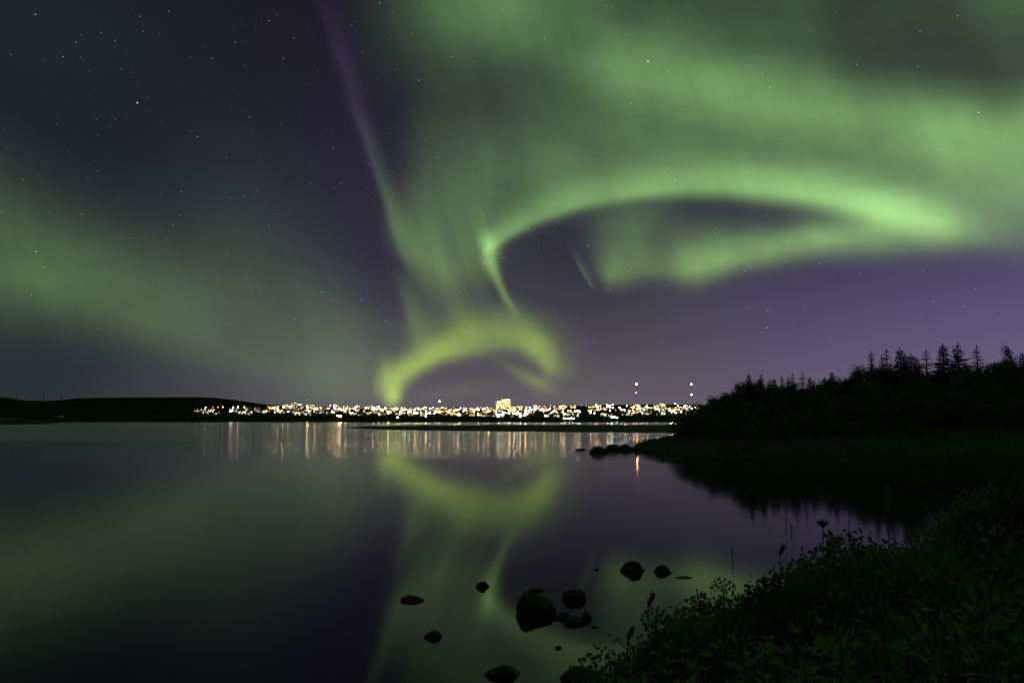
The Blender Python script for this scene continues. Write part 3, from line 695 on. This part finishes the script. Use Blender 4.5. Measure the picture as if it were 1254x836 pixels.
while px < 1420:                          # canopy edge against the sky
    bt(px, 94+r6.uniform(-4,8), lerp(TOP, px)+r6.uniform(-2.5,6.5), 'tall bushy birch in the top row of the wood, dark against the violet sky', 'birches along the top of the wood')
    px += r6.uniform(5, 10)
for row, (Yr, dy, stp) in enumerate(((89,10,13),(84,22,15),(79,34,16))):
    px = 850.0+row*14
    while px < 1430:
        bt(px, Yr+r6.uniform(-2,2), min(lerp(TOP, px)+dy+r6.uniform(-5,6), 512), ['birch of the middle row, below the top row of the wood','lower birch in front of the middle row of the wood','low birch at the grassy foot of the wood'][row], ['birches in the middle row of the wood','birches in the lower row of the wood','low birches at the foot of the wood'][row])
        px += stp*r6.uniform(.7,1.2)
for k in range(26):                       # bushes at the tip and along the grass bank
    px = r6.uniform(836, 1250); Yb = r6.uniform(71, 80)
    bt(px, Yb, r6.uniform(512, 524), 'low round bush on the grass bank before the wood', 'low bushes on the grass bank')
# trees along the far shore, below the town
FT = [bushy(31, 9, 9, 700, .9, 14), bushy(32, 8, 11, 700, .9, 16), bushy(33, 10, 8, 700, .9, 14)]
for k in range(190):
    px = r6.choice((r6.uniform(228, 860), r6.uniform(430, 860))); s = max(0.004, abs(r6.gauss(0, .045))); Yf = Y0+8+s*(Y1-Y0); X = (px-627)/FPX*Yf
    lim = band_bot(px) - (1.0 if px > 430 else -2.5); hmax = (z_for(lim+r6.uniform(0,3), Yf) - far_z(X, Yf)); h = min(hmax, r6.uniform(5, 11))
    if h < 2.5: continue
    ms = r6.choice(FT); e = tree('shore_tree', ms, (X, Yf, far_z(X, Yf)), r6.uniform(0,6.28), h/9, 'round dark tree on the far shore '+under(px), 'tree', 'shore trees '+under(px))

# ---------------------------------------------------------------- stones
def stone(px, py, wpx, hpx, label, seed, flat=1.0, cat='rock', name='rock', group=None, peak=0.0):
    r = random.Random(seed); p = on(px, py); d = p.y; w_ = wpx/1000*d; h_ = hpx/1000*d
    bm = bmesh.new(); bmesh.ops.create_icosphere(bm, subdivisions=4, radius=1.0)
    cuts = [(rdir(r, .2), r.uniform(.70,.93)) for _ in range(11)]
    for v in bm.verts:
        co = v.co.copy()
        for n_, q in cuts:
            e = co.dot(n_)-q
            if e > 0: co -= n_*e*.9
        co *= 1 + noise.noise(co*1.6+Vector((seed,0,0)))*.14 + noise.noise(co*5+Vector((0,seed,0)))*.05
        v.co = co
    mx = max(v.co.x for v in bm.verts); mn = min(v.co.x for v in bm.verts); mz = max(v.co.z for v in bm.verts)
    for v in bm.verts:
        z = v.co.z/mz; x = (v.co.x-(mx+mn)/2)/(mx-mn)
        if peak and z > 0: x = x*(1-peak*z*.6)
        v.co = Vector((x*w_, v.co.y*w_*.42, z*h_ if z > 0 else z*max(h_, w_*.35)))
    me = bpy.data.meshes.new('rock'); bm.to_mesh(me); bm.free(); me.materials.append(M['rock'])
    me.polygons.foreach_set('use_smooth', [True]*len(me.polygons))
    o = place(name, me, None, (p.x, p.y + w_*.25, 0)); tag(o, label, cat, group); return o
ST = [(657,752,50,24,'largest round boulder standing in the calm water',.1),(703,735,30,12,'broad craggy rock just behind the cluster beside the large boulder',.1),(689,757,24,6,'low rock touching the right side of the largest boulder',.0),
    (705,764,28,7,'low wide rock lying in front of the small cluster',.0),(718,758,13,8,'small upright rock on the right of the cluster',.2),(657,724,17,3,'thin flat stone just beyond the largest boulder',.0),(729,768,8,2.2,'tiny stone right of the cluster by the largest boulder',.0),
    (684,794,9,3,'tiny stone alone in front of the largest boulder',.0),(591,719,18,7,'small rounded rock alone up-water left of the largest boulder',.5),(505,736,29,5,'long flat stone farthest left in the water',.0),
    (530,781,23,8,'small pointed stone between the flat stone and the shore',.6),(616,829,46,11,'wide pointed rock at the bottom of the view',.6),(776,700,32,12,'angular dark rock, larger of two on the green reflection',.3),
    (813,701,24,8,'wedge-shaped rock right of the larger angular rock',.5),(838,708,23,1.2,'flat sliver of stone barely above the water',.0),(731,697.5,5,1.8,'pebble-sized stone left of the angular rock',.0),(711,834,50,14,'dark boulder at the foot of the bank plants',.1)]
for i, (px, py, w_, h_, lb, pk) in enumerate(ST): stone(px, py, w_, h_, lb, 40+i, peak=pk)
for i, (px, py, w_, h_, lb) in enumerate(((711,551,13,2.6,'flat stone farthest out from the tip of the promontory'),(733,555,25,9,'biggest boulder off the tip of the promontory'),(752,552,22,8,'second boulder in the chain off the promontory'),(768,552,20,8,'third boulder in the chain, close to the grassy tip'),(783,553,18,6,'low boulder where the chain meets the grass'))):
    stone(px, py, w_, h_, lb, 70+i)
r8 = random.Random(8)
for k in range(46):
    f = r8.random(); i = r8.randint(14, 21); ax, ay = LAND[i]; bx, by = LAND[i+1]; x = ax+(bx-ax)*f; y = ay+(by-ay)*f
    px = 627+FPX*x/y; py = HOR+CZ/y*1000
    stone(px, py, r8.uniform(6,20), r8.uniform(2,6), 'dark stone at the waterline below the grass bank', 100+k, group='stones along the waterline of the promontory')

# ---------------------------------------------------------------- grass on the bank (uncountable)
def tuft(b, p, r, h, n, spread, w):
    for k in range(n):
        a = r.uniform(0, 6.283); l = Vector((math.cos(a), math.sin(a), 0)); hh = h*r.uniform(.5,1.15); q = p + l*r.uniform(0, spread)
        s = Vector((-l.y, l.x, 0))*w; m = q + l*hh*.15 + Vector((0,0,hh*.6)); e = q + l*hh*r.uniform(.2,.6) + Vector((0,0,hh))
        b.add([q-s, q+s, m+s*.6, m-s*.6, e], [(0,1,2,3),(3,2,4)])
gb = MB()
for k in range(7500):
    px = r8.uniform(770, 1290); Yg = 54 + 48*r8.random()**1.5; X = (px-627)/FPX*Yg; z = land_z(X, Yg)
    if z < .02: continue
    big = noise.noise(Vector((X*.12, Yg*.12, 5)))
    tuft(gb, Vector((X, Yg, z-.03)), r8, .45+.35*big, 6, .5, .025)
tag(gb.build('meadow_grass', M['grass']), 'tall rough grass on the bank beyond the cove', 'grass', kind='stuff')
gb = MB()
for k in range(5200):
    X = r8.uniform(-1, 18); Yg = r8.uniform(2.0, 24)
    z = land_z(X, Yg)
    if z < .08 or X/Yg < .02: continue
    tuft(gb, Vector((X, Yg, z-.02)), r8, .32 if Yg > 8 else .24, 7, .16, .004+.0006*Yg)
tag(gb.build('bank_grass', M['grass']), 'rough grass under the plants of the near bank', 'grass', kind='stuff')

# ---------------------------------------------------------------- plants of the near bank
def palmate(b, p, d, r, s):
    d = d.normalized(); a = d.orthogonal().normalized(); c = d.cross(a)
    n = r.choice((4,5,6)); o = r.random()*6.28
    for k in range(n):
        q = o+6.283*k/n; l = (a*math.cos(q)+c*math.sin(q)+d*r.uniform(.15,.5)).normalized()
        b.leaf(p, l, d, s*r.uniform(.7,1.15), s*.34)
def lupine(seed, h=1.0, stems=20, s=.062):
    r = random.Random(seed); st = MB(); lf = MB()
    for i in range(stems):
        a = r.uniform(0,6.283); o = Vector((math.cos(a), math.sin(a), 0)); rad = r.uniform(.02,.38); hh = h*r.uniform(.62,1.0)*(1-.45*(rad/.38)**2)
        pts = [Vector((o.x*rad*.15, o.y*rad*.15, -.08)), Vector((o.x*rad*.45, o.y*rad*.45, hh*.5)), Vector((o.x*rad, o.y*rad, hh))]
        st.tube(pts, [.006,.005,.003], 4, False)
        m = int(17*h)
        for j in range(m):
            u = .18+.82*(j+r.random())/m; u = min(u, 1); base = pts[0].lerp(pts[1], u*2) if u < .5 else pts[1].lerp(pts[2], u*2-1)
            q = r.uniform(0,6.283); out = Vector((math.cos(q), math.sin(q), r.uniform(.3,.9))).normalized(); tip = base + out*r.uniform(.05,.12)
            st.tube([base, tip], [.0022,.0018], 3, False); palmate(lf, tip, (out+Vector((0,0,.8))), r, s*r.uniform(.75,1.15))
        palmate(lf, pts[2], Vector((0,0,1)), r, s)
    return st.data('stems', [M['stem']]), lf.data('leaves', [M['leaf_lupine']])
def willow(seed, h=1.6, n=30):
    r = random.Random(seed); st = MB(); lf = MB()
    for i in range(n):
        a = r.uniform(0,6.283); o = Vector((math.cos(a), math.sin(a), 0)); rad = r.uniform(.1,.75)*h*.5; hh = h*r.uniform(.55,1)*(1-.35*(rad/(h*.5))**2)
        p0 = o*.04-Vector((0,0,.1)); p1 = o*rad*.5+Vector((0,0,hh*.55)); p2 = o*rad+Vector((0,0,hh)); st.tube([p0,p1,p2], [.010,.007,.002], 4, False)
        for j in range(90):
            u = .15+.85*r.random(); base = p0.lerp(p1, u*2) if u < .5 else p1.lerp(p2, u*2-1)
            d = rdir(r, .6); b0 = base; base = base + d*r.uniform(.01,.05)*h; lf.leaf(base, d, rdir(r, 1), .036*r.uniform(.7,1.2), .015)
            if j % 2 == 0: st.tube([b0, base], [.002,.0015], 3, False)
    return st.data('stems', [M['bark']]), lf.data('leaves', [M['leaf_willow']])
def angelica(seed, h, rd=.075, dome=.9):
    """returns stem, leaves, list of umbels"""
    r = random.Random(seed); st = MB(); lf = MB(); um = MB()
    st.tube([(0,0,-.1),(.01,0,h*.5),(0,.01,h-rd)], [.011,.008,.005], 6)
    c = Vector((0,.01,h-rd))
    for i in range(34):
        f = (i+.5)/34; ph = math.acos(1-f*dome); a = i*2.39996; d = Vector((math.sin(ph)*math.cos(a), math.sin(ph)*math.sin(a), math.cos(ph)))
        e = c + d*rd*r.uniform(.92,1.05); um.tube([c, (c+e)*.5+Vector((0,0,-.003)), e], [.0012,.001,.0009], 3, False)
        for k in range(9):
            q = (d + rdir(r)*.75).normalized(); t_ = e+q*.010; um.tube([e, t_], [.0006,.0006], 3, False); um.ball(t_, .0032, 1)
    for i in range(7):
        u = .25+.6*i/7; q = i*2.2+r.random(); out = Vector((math.cos(q), math.sin(q), .7)).normalized(); b0 = Vector((0,0,h*u)); L = .18*(1.2-u)
        st.tube([b0, b0+out*L], [.004,.002], 4, False)
        for j in range(9):
            v = .35+.65*j/8; pp = b0+out*L*v; sd = Vector((-out.y, out.x, .2))*(1 if j % 2 else -1); lf.leaf(pp, (out*.6+sd).normalized(), Vector((0,0,1)), .06*(1.3-v*.5), .03)
    return st.data('stem', [M['stem']]), lf.data('leaves', [M['leaf_willow']]), um.data('flower_head', [M['stem']])
def bud_stalk(seed, h, kind):
    r = random.Random(seed); st = MB(); hd = MB()
    st.tube([(0,0,-.1),(.01,0,h*.6),(.02,0,h)], [.0018,.0015,.001] if kind == 'seed' else [.005,.004,.003], 5); c = Vector((.02,0,h))
    if kind == 'funnel':
        for k in range(9):
            a = 6.283*k/9; d = Vector((math.cos(a)*.75, math.sin(a)*.75, .9)).normalized(); hd.leaf(c-Vector((0,0,.02)), d, Vector((math.cos(a),math.sin(a),-.5)), .075, .022)
        for k in range(5):
            a = 6.283*k/5; d = Vector((math.cos(a)*.4, math.sin(a)*.4, .9)).normalized(); hd.leaf(c-Vector((0,0,.02)), d, Vector((math.cos(a),math.sin(a),-.5)), .065, .02)
    elif kind == 'bud':
        for k in range(14):
            a = k*2.4; d = Vector((math.cos(a)*.35+.18, math.sin(a)*.35, 1)).normalized(); hd.leaf(c+Vector((.002*k,0,.004*k-.03)), d, Vector((math.cos(a),math.sin(a),0)), .05, .016)
    elif kind == 'seed':
        for k in range(60):
            a = r.uniform(0,6.28); z = r.uniform(-.13,.01); f = .25+.5*r.random(); d = Vector((math.cos(a)*f, math.sin(a)*f, 1)).normalized(); q = c+Vector((math.cos(a),math.sin(a),0))*.006*r.random()+Vector((0,0,z)); hd.leaf(q, d, Vector((math.cos(a),math.sin(a),0)), .016, .004)
    elif kind == 'plume':
        for k in range(420):
            z = r.uniform(-.16,.04); rr = .035*(1-abs(z+.06)/.12)+.012; a = r.uniform(0,6.28); d = rdir(r,.4); hd.leaf(c+Vector((math.cos(a)*rr*r.random(), math.sin(a)*rr*r.random(), z)), d, rdir(r), .018, .006)
    lv = MB()
    if kind != 'seed':
        for k in range(8):
            a = k*2.4; z = h*(.35+.07*k); d = Vector((math.cos(a), math.sin(a), .9)).normalized(); lv.leaf(Vector((.01,0,z)), d, Vector((0,0,1)), .07, .02)
    else:
        for k in range(3): lv.leaf(Vector((0,0,h*.2*(k+.5))), Vector((math.cos(k*2),math.sin(k*2),2.2)).normalized(), Vector((0,0,1)), .20, .008)
    return st.data('stem', [M['stem']]), lv.data('leaves', [M['leaf_willow']]), hd.data('flower_head', [M['dry'] if kind in ('plume','seed') else M['stem']])
def plant(name, meshes, loc, rz, s, label, cat, group=None):
    e = empty(name, loc, rz); e.scale = s if isinstance(s, tuple) else (s,)*3; tag(e, label, cat, group)
    for me in meshes: place(me.name.split('.')[0], me, e)
    return e
LU = [lupine(1, 1.0, 42, .036), lupine(2, 1.0, 44, .034), lupine(3, 1.0, 46, .040), lupine(4, 1.0, 40, .042)]
def leafy_shrub(seed, h, w, ls, mt):
    t, c = bushy(seed, h, w, 9000, ls, 60, .06); t.name = 'stems'; c.name = 'leaves'; c.materials[0] = M[mt]; return t, c
SH = [leafy_shrub(81, 1.3, .95, .034, 'leaf_lupine'), leafy_shrub(82, 1.2, 1.0, .030, 'leaf_willow'), leafy_shrub(83, 1.4, .85, .038, 'leaf_willow'), leafy_shrub(84, 1.1, .9, .030, 'leaf_lupine')]
WI = [willow(5), willow(6), willow(7)]
PT = [(734,848),(745,812),(757,793),(770,777),(795,770),(820,764),(840,752),(860,734),(880,724),(905,724),(925,736),(940,724),(955,702),(966,700),(976,735),(992,720),(1003,686),(1020,676),(1040,658),(1060,652),(1080,655),(1110,660),(1140,650),(1160,640),(1180,622),(1210,604),(1254,584),(1400,560)]
def zone(px): return 'the left tip of the near bank' if px < 850 else 'the dip in the middle of the near bank' if px < 990 else 'the rising part of the near bank' if px < 1130 else 'the high right end of the near bank'
r9 = random.Random(9); cnt = 0
def put_plant(px, Yp, ytop, kinds):
    global cnt
    X = (px-627)/FPX*Yp; z = land_z(X, Yp)
    if z < .10: return False
    h = z_for(ytop, Yp) - z
    if h < .35 or h > 2.3: return False
    if h > 1.35 and kinds == 'l': kinds = 's'
    if kinds == 's' and math.hypot(X, Yp) < 4.4: kinds = 'l'
    if h > 1.6 and kinds == 'l': return False
    s = h/1.6 if kinds == 'w' else h
    if kinds == 's': s = h/1.47; plant('leafy_shrub', r9.choice(SH), (X,Yp,z), r9.uniform(0,6.28), (s*r9.uniform(.8,1.05),)*2+(s,), 'rounded dense broad-leaved shrub on '+zone(px), 'shrub', 'broad-leaved shrubs on '+zone(px))
    elif kinds == 'w': plant('willow_shrub', r9.choice(WI), (X,Yp,z), r9.uniform(0,6.28), (s*r9.uniform(.8,1.1),)*2+(s,), 'small-leaved willow shrub on '+zone(px), 'shrub', 'willow shrubs on '+zone(px))
    else: plant('leafy_plant', r9.choice(LU), (X,Yp,z), r9.uniform(0,6.28), (max(.7,s)*r9.uniform(.8,1.1),)*2+(s,), 'dense small-leaved plant on '+zone(px), 'plant', 'dense small-leaved plants on '+zone(px))
    cnt += 1; return True
px = 734.0
while px < 1330:                                  # the edge of the mass against the water
    for _ in range(8):
        Yp = r9.uniform(3.4, 6.5) if px < 1000 else r9.uniform(4.5, 9.5)
        if put_plant(px, Yp, lerp(PT, px)+r9.choice((-14,-8,-2,3,8,16))*(1 if px > 850 else .5), r9.choice('sssll' if px > 845 else 'lls')): break
    px += r9.uniform(6, 13)
for k in range(800):
    if cnt > 235: break
    px = r9.uniform(740, 1300); Yp = r9.uniform(2.6, 7.5) if px < 1000 else r9.uniform(2.4, 9)
    yt = lerp(PT, px) + 12 + r9.random()*150
    if yt > 840: continue
    put_plant(px, Yp, yt, r9.choice('sslllw'))
for k in range(40):                               # shrubs along the cove on the right
    px = r9.uniform(1130, 1330); Yp = r9.uniform(14, 34); X = (px-627)/FPX*Yp; z = land_z(X, Yp)
    if z < .1: continue
    s = r9.uniform(.8, 1.3); plant('willow_shrub', r9.choice(WI), (X,Yp,z), r9.uniform(0,6.28), s, 'spreading willow shrub along the shaded edge of the cove', 'shrub', 'willow shrubs along the cove')
def specimen(px, py, Yp, fn, args, name, label, cat, rz=0.0):
    p = at(px, py, Yp); z = max(.0, land_z(p.x, p.y)); h = p.z - z
    plant(name, fn(*((args[0], h) + tuple(args[1:]))), (p.x, p.y, z), rz, 1.0, label, cat)
specimen(803, 746, 4.6, angelica, (1,.075), 'umbel_plant', 'umbel plant with the biggest round head at the tip of the bank', 'plant')
specimen(886, 709, 5.2, angelica, (3,.075), 'umbel_plant', 'umbel plant standing highest over the middle of the bank', 'plant')
specimen(926, 718, 5.2, angelica, (5,.060), 'umbel_plant', 'umbel plant with an open head above the dip', 'plant')
specimen(858, 730, 5.0, angelica, (6,.055), 'umbel_plant', 'umbel plant with a flat head left of the highest umbel', 'plant')
specimen(789, 738, 4.4, bud_stalk, (5, 'bud'), 'flower_stalk', 'thin stalk with a ragged bud above the biggest umbel', 'plant')
specimen(764, 779, 4.4, bud_stalk, (5, 'bud'), 'flower_stalk', 'short budded stalk lowest on the tip of the bank', 'plant')
specimen(951, 677, 5.4, bud_stalk, (5, 'bud'), 'flower_stalk', 'budded stalk over the leafy bush in the middle', 'plant')
specimen(941, 712, 5.0, bud_stalk, (5, 'bud'), 'flower_stalk', 'branched budded stalk in the dip of the bank', 'plant')
specimen(1004, 643, 5.3, bud_stalk, (5, 'funnel'), 'flower_stalk', 'dark stalk with a funnel-shaped head against the water', 'plant')
specimen(1014, 660, 6.0, bud_stalk, (5, 'plume'), 'plume_grass', 'pale fluffy plume beside the funnel-shaped flower', 'plant')
specimen(1170, 530, 7.0, bud_stalk, (5, 'seed'), 'grass_stalk', 'tallest lone grass stalk rising before the dark cove', 'grass stalk')
specimen(893, 674, 5.2, bud_stalk, (5, 'seed'), 'grass_stalk', 'thin grass stalk with a seed head above the umbels', 'grass stalk')
specimen(1083, 600, 6.4, bud_stalk, (5, 'plume'), 'plume_grass', 'faint plume near the high end of the bank', 'plant')
for k, (px, py) in enumerate(((959,636),(968,642),(1042,640))):
    p = at(px, py, 6.0); z = max(0, land_z(p.x, p.y)); ms = bud_stalk(50+k, p.z-z, 'seed')
    plant('grass_stalk', ms, (p.x, p.y, z), k, 1.0, 'faint tall grass stalk standing over the water before the tree reflections', 'grass stalk', 'faint tall grass stalks over the water')
